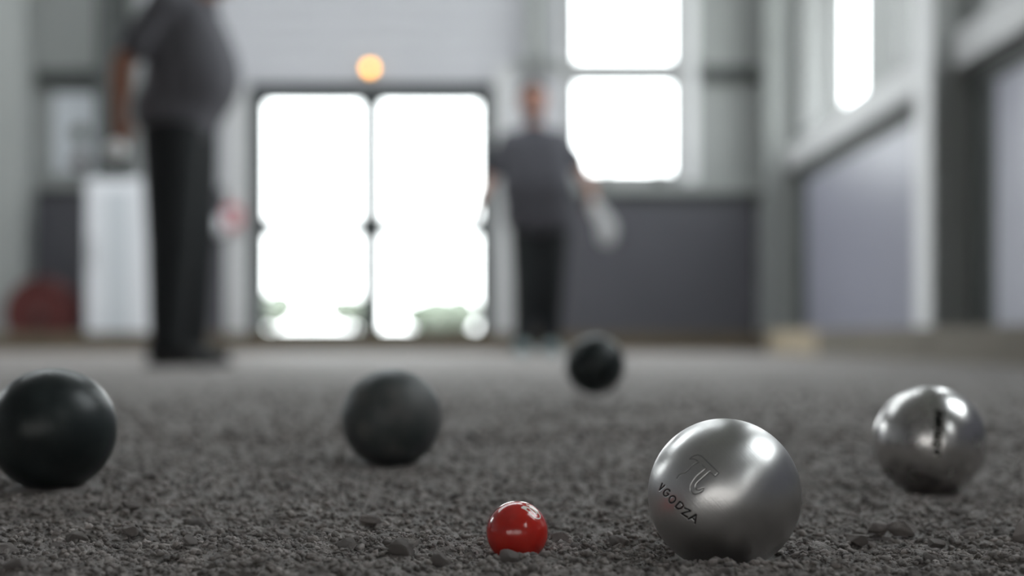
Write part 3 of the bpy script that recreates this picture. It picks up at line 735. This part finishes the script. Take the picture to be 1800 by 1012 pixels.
    b.capsule(P['neck']-up*.075, P['neck']-up*.045, .075, .070)
    b.capsule(P['neck']-up*.065, P['shL'], .062, .066); b.capsule(P['neck']-up*.065, P['shR'], .062, .066)
    for k in range(19):
        t = .10+.86*k/18; rr = float(np.interp(t, (.1,.35,.6,.82,.96), (.106,.121,P.get('belly_r',.125)+.004,.130,.134))); wd = float(np.interp(t, (.1,.4,1), (.088,.080,.072)))
        c = cm.lerp(P['pelvis'], t)+f*P.get('belly_f',.0)*math.sin(math.pi*min(1,t*1.05)); b.capsule(c-side*wd, c+side*wd, rr+g, rr+g)
    for s in 'LR':
        k = P.get('sleeve', .72); e = P['sh'+s].lerp(P['el'+s], k); b.capsule(P['sh'+s], e, .068, .068)
    sh = solid('shirt', b, .009, mats['shirt'], root, 6)
    b = MB()
    nk = P['neck']-up*.02; b.torus((0,0,0), .066, .016)
    for v in b.bm.verts: v.co = Vector((v.co.x, v.co.z, v.co.y*1.3))+nk
    b.build('collar', mats['shirt'], sh, smooth=True)
    # ---- trousers
    b = MB(); b.capsule(P['pelvis']-side*.07+up*.03, P['pelvis']+side*.07+up*.03, .140, .140)
    for s in 'LR':
        b.capsule(P['hip'+s], P['kn'+s], .112*P.get('tr',1), .086*P.get('tr',1)); b.capsule(P['kn'+s], P['an'+s]-up*.005, .086*P.get('tr',1), .070)
    solid('trousers', b, .010, mats['trousers'], root, 5)
    # ---- shoes
    for s in 'LR':
        a, t = P['an'+s], P['toe'+s]; d = (t-a); d.z = 0; d.normalize(); lt = d.cross(up)
        b = MB(); heel = V(a.x, a.y, t.z)-d*.045+up*.012
        b.capsule(heel+up*.03, a-up*.01, .042, .046); b.capsule(heel+up*.02, t+up*.006-d*.02, .040, .036)
        b.capsule(heel+lt*.012, t-d*.03+lt*.016, .034, .034); b.capsule(heel-lt*.012, t-d*.03-lt*.016, .034, .034)
        so = solid('shoe', b, .007, mats['shoe'], root, 3)
        b = MB(); z0 = P['ground']
        p0, p1 = V(heel.x, heel.y, 0), V(t.x, t.y, 0)
        for q, rr in ((p0, .042), (p1-d*.015, .050)): b.tube((q.x, q.y, z0), (q.x, q.y, z0+.022), rr, rr, 24)
        l = lt; vs = [p0+l*.042, p1-d*.015+l*.050, p1-d*.015-l*.050, p0-l*.042]
        bv = [b.bm.verts.new((v.x, v.y, z)) for z in (z0, z0+.022) for v in vs]
        for fc in ((0,1,2,3),(7,6,5,4),(0,4,5,1),(1,5,6,2),(2,6,7,3),(3,7,4,0)): b.bm.faces.new([bv[i] for i in fc])
        b.build('sole', mats.get('sole', mats['shoe']), so)
    return body
# the far player, facing the court
Y2 = 9.02; s2 = FPX/Y2
p2 = lambda x_, y_, dy=0: V((x_-900)/s2, Y2+dy, EYE+(HOR-y_)/s2)
g2 = 0.0
P = dict(head=p2(937,178,-.02), neck=p2(939,222), shL=p2(896,247), shR=p2(982,245), pelvis=p2(947,385), belly_r=.135, belly_f=.03,
    elL=p2(864,308,.03), wrL=p2(840,354,-.06), hdL=p2(824,388,-.10), backL=V(-.5,.3,.8), thL=-1,
    elR=p2(1020,288,.05), wrR=p2(1040,338,-.04), hdR=p2(1046,368,-.07), backR=V(.9,-.3,.2), thR=1, sleeve=.78,
    hipL=p2(926,405), hipR=p2(970,405), knL=p2(924,500,-.02), knR=p2(970,500,.0), anL=V(p2(921,0).x, Y2, .10), anR=V(p2(966,0).x, Y2+.05, .10),
    toeL=V(p2(916,0).x, Y2-.19, .035), toeR=V(p2(972,0).x, Y2-.14, .035), ground=g2)
r2 = empty('person', (P['pelvis'].x, Y2, 0), label='person in grey t-shirt standing beyond the boules, arms held away from the sides', cat='person')
person(r2, P, dict(skin='skin', hair='hair', shirt='shirt_b', trousers='trousers', shoe='shoe_pale', beard=True), V(0,-1,0), curl=(.35,.6))
# cloth hanging from that player's hand
b = MB(); hx, hy, hz = P['hdR'].x, P['hdR'].y-.02, P['hdR'].z-.01
top = V(hx, hy, hz+.03)
N = 26
rows = []
for i in range(N+1):
    t = i/N; zc = top.z-.25*t+.03; wd = .025+.028*t+.02*math.sin(math.pi*t); row = []
    for j in range(25):
        u = j/24*2-1; row.append((top.x-.018+.085*min(1,t*1.6)+u*wd, top.y+.018*math.sin(u*9+t*2)*(.5+t)-.01*t, zc-(.035*(1-u*u) if i == N else 0)))
    rows.append(row)
bv = [[b.bm.verts.new(c) for c in row] for row in rows]
for i in range(N):
    for j in range(24): b.bm.faces.new((bv[i][j], bv[i][j+1], bv[i+1][j+1], bv[i+1][j]))
cl = b.build('towel', 'white_cloth', base=top, smooth=True, label='white cloth hanging from the far player\'s right-side hand', cat='towel')
sd = cl.modifiers.new('thickness', 'SOLIDIFY'); sd.thickness = .006
# the left player, in profile facing right
Y1 = 5.68; s1 = FPX/Y1
p1 = lambda x_, y_, dy=0: V((x_-900)/s1, Y1+dy, EYE+(HOR-y_)/s1)
P = dict(head=p1(372,-62), neck=p1(350,4), shR=p1(312,24,-.185), shL=p1(325,24,.185), pelvis=p1(312,205), belly_r=.150, belly_f=.062, tr=1.12,
    elR=p1(243,132,-.24), wrR=p1(238,220,-.23), hdR=p1(242,268,-.225), backR=V(.3,.95,0), thR=1,
    elL=p1(318,130,.26), wrL=p1(326,215,.24), hdL=p1(328,250,.22), backL=V(0,1,0), thL=-1, sleeve=.70,
    hipR=p1(312,228,-.085), hipL=p1(320,228,.085), knR=p1(312,425,-.10), knL=p1(326,425,.11), anR=V(p1(306,0).x, Y1-.11, .10), anL=V(p1(322,0).x, Y1+.12, .10),
    toeR=V(p1(370,0).x, Y1-.12, .035), toeL=V(p1(384,0).x, Y1+.14, .035), ground=0.0)
r1 = empty('person', (P['pelvis'].x, Y1, 0), label='person in grey t-shirt and black trousers in profile, head cut off by the frame', cat='person')
person(r1, P, dict(skin='skin_tan', hair='hair_grey', shirt='shirt_a', trousers='trousers', shoe='shoe_black'), V(1,0,0), curl=(.35,.62))
mat('pale_steel', (.92,.92,.92), .3, .0)
hp = P['hdR']
b = MB(); b.sphere(hp+V(-.008,-.052,-.026), .0375, sub=4); b.build('boule', 'pale_steel', base=hp+V(-.008,-.052,-.026), smooth=True, label='pale silver boule held in the left player\'s hand', cat='boule')
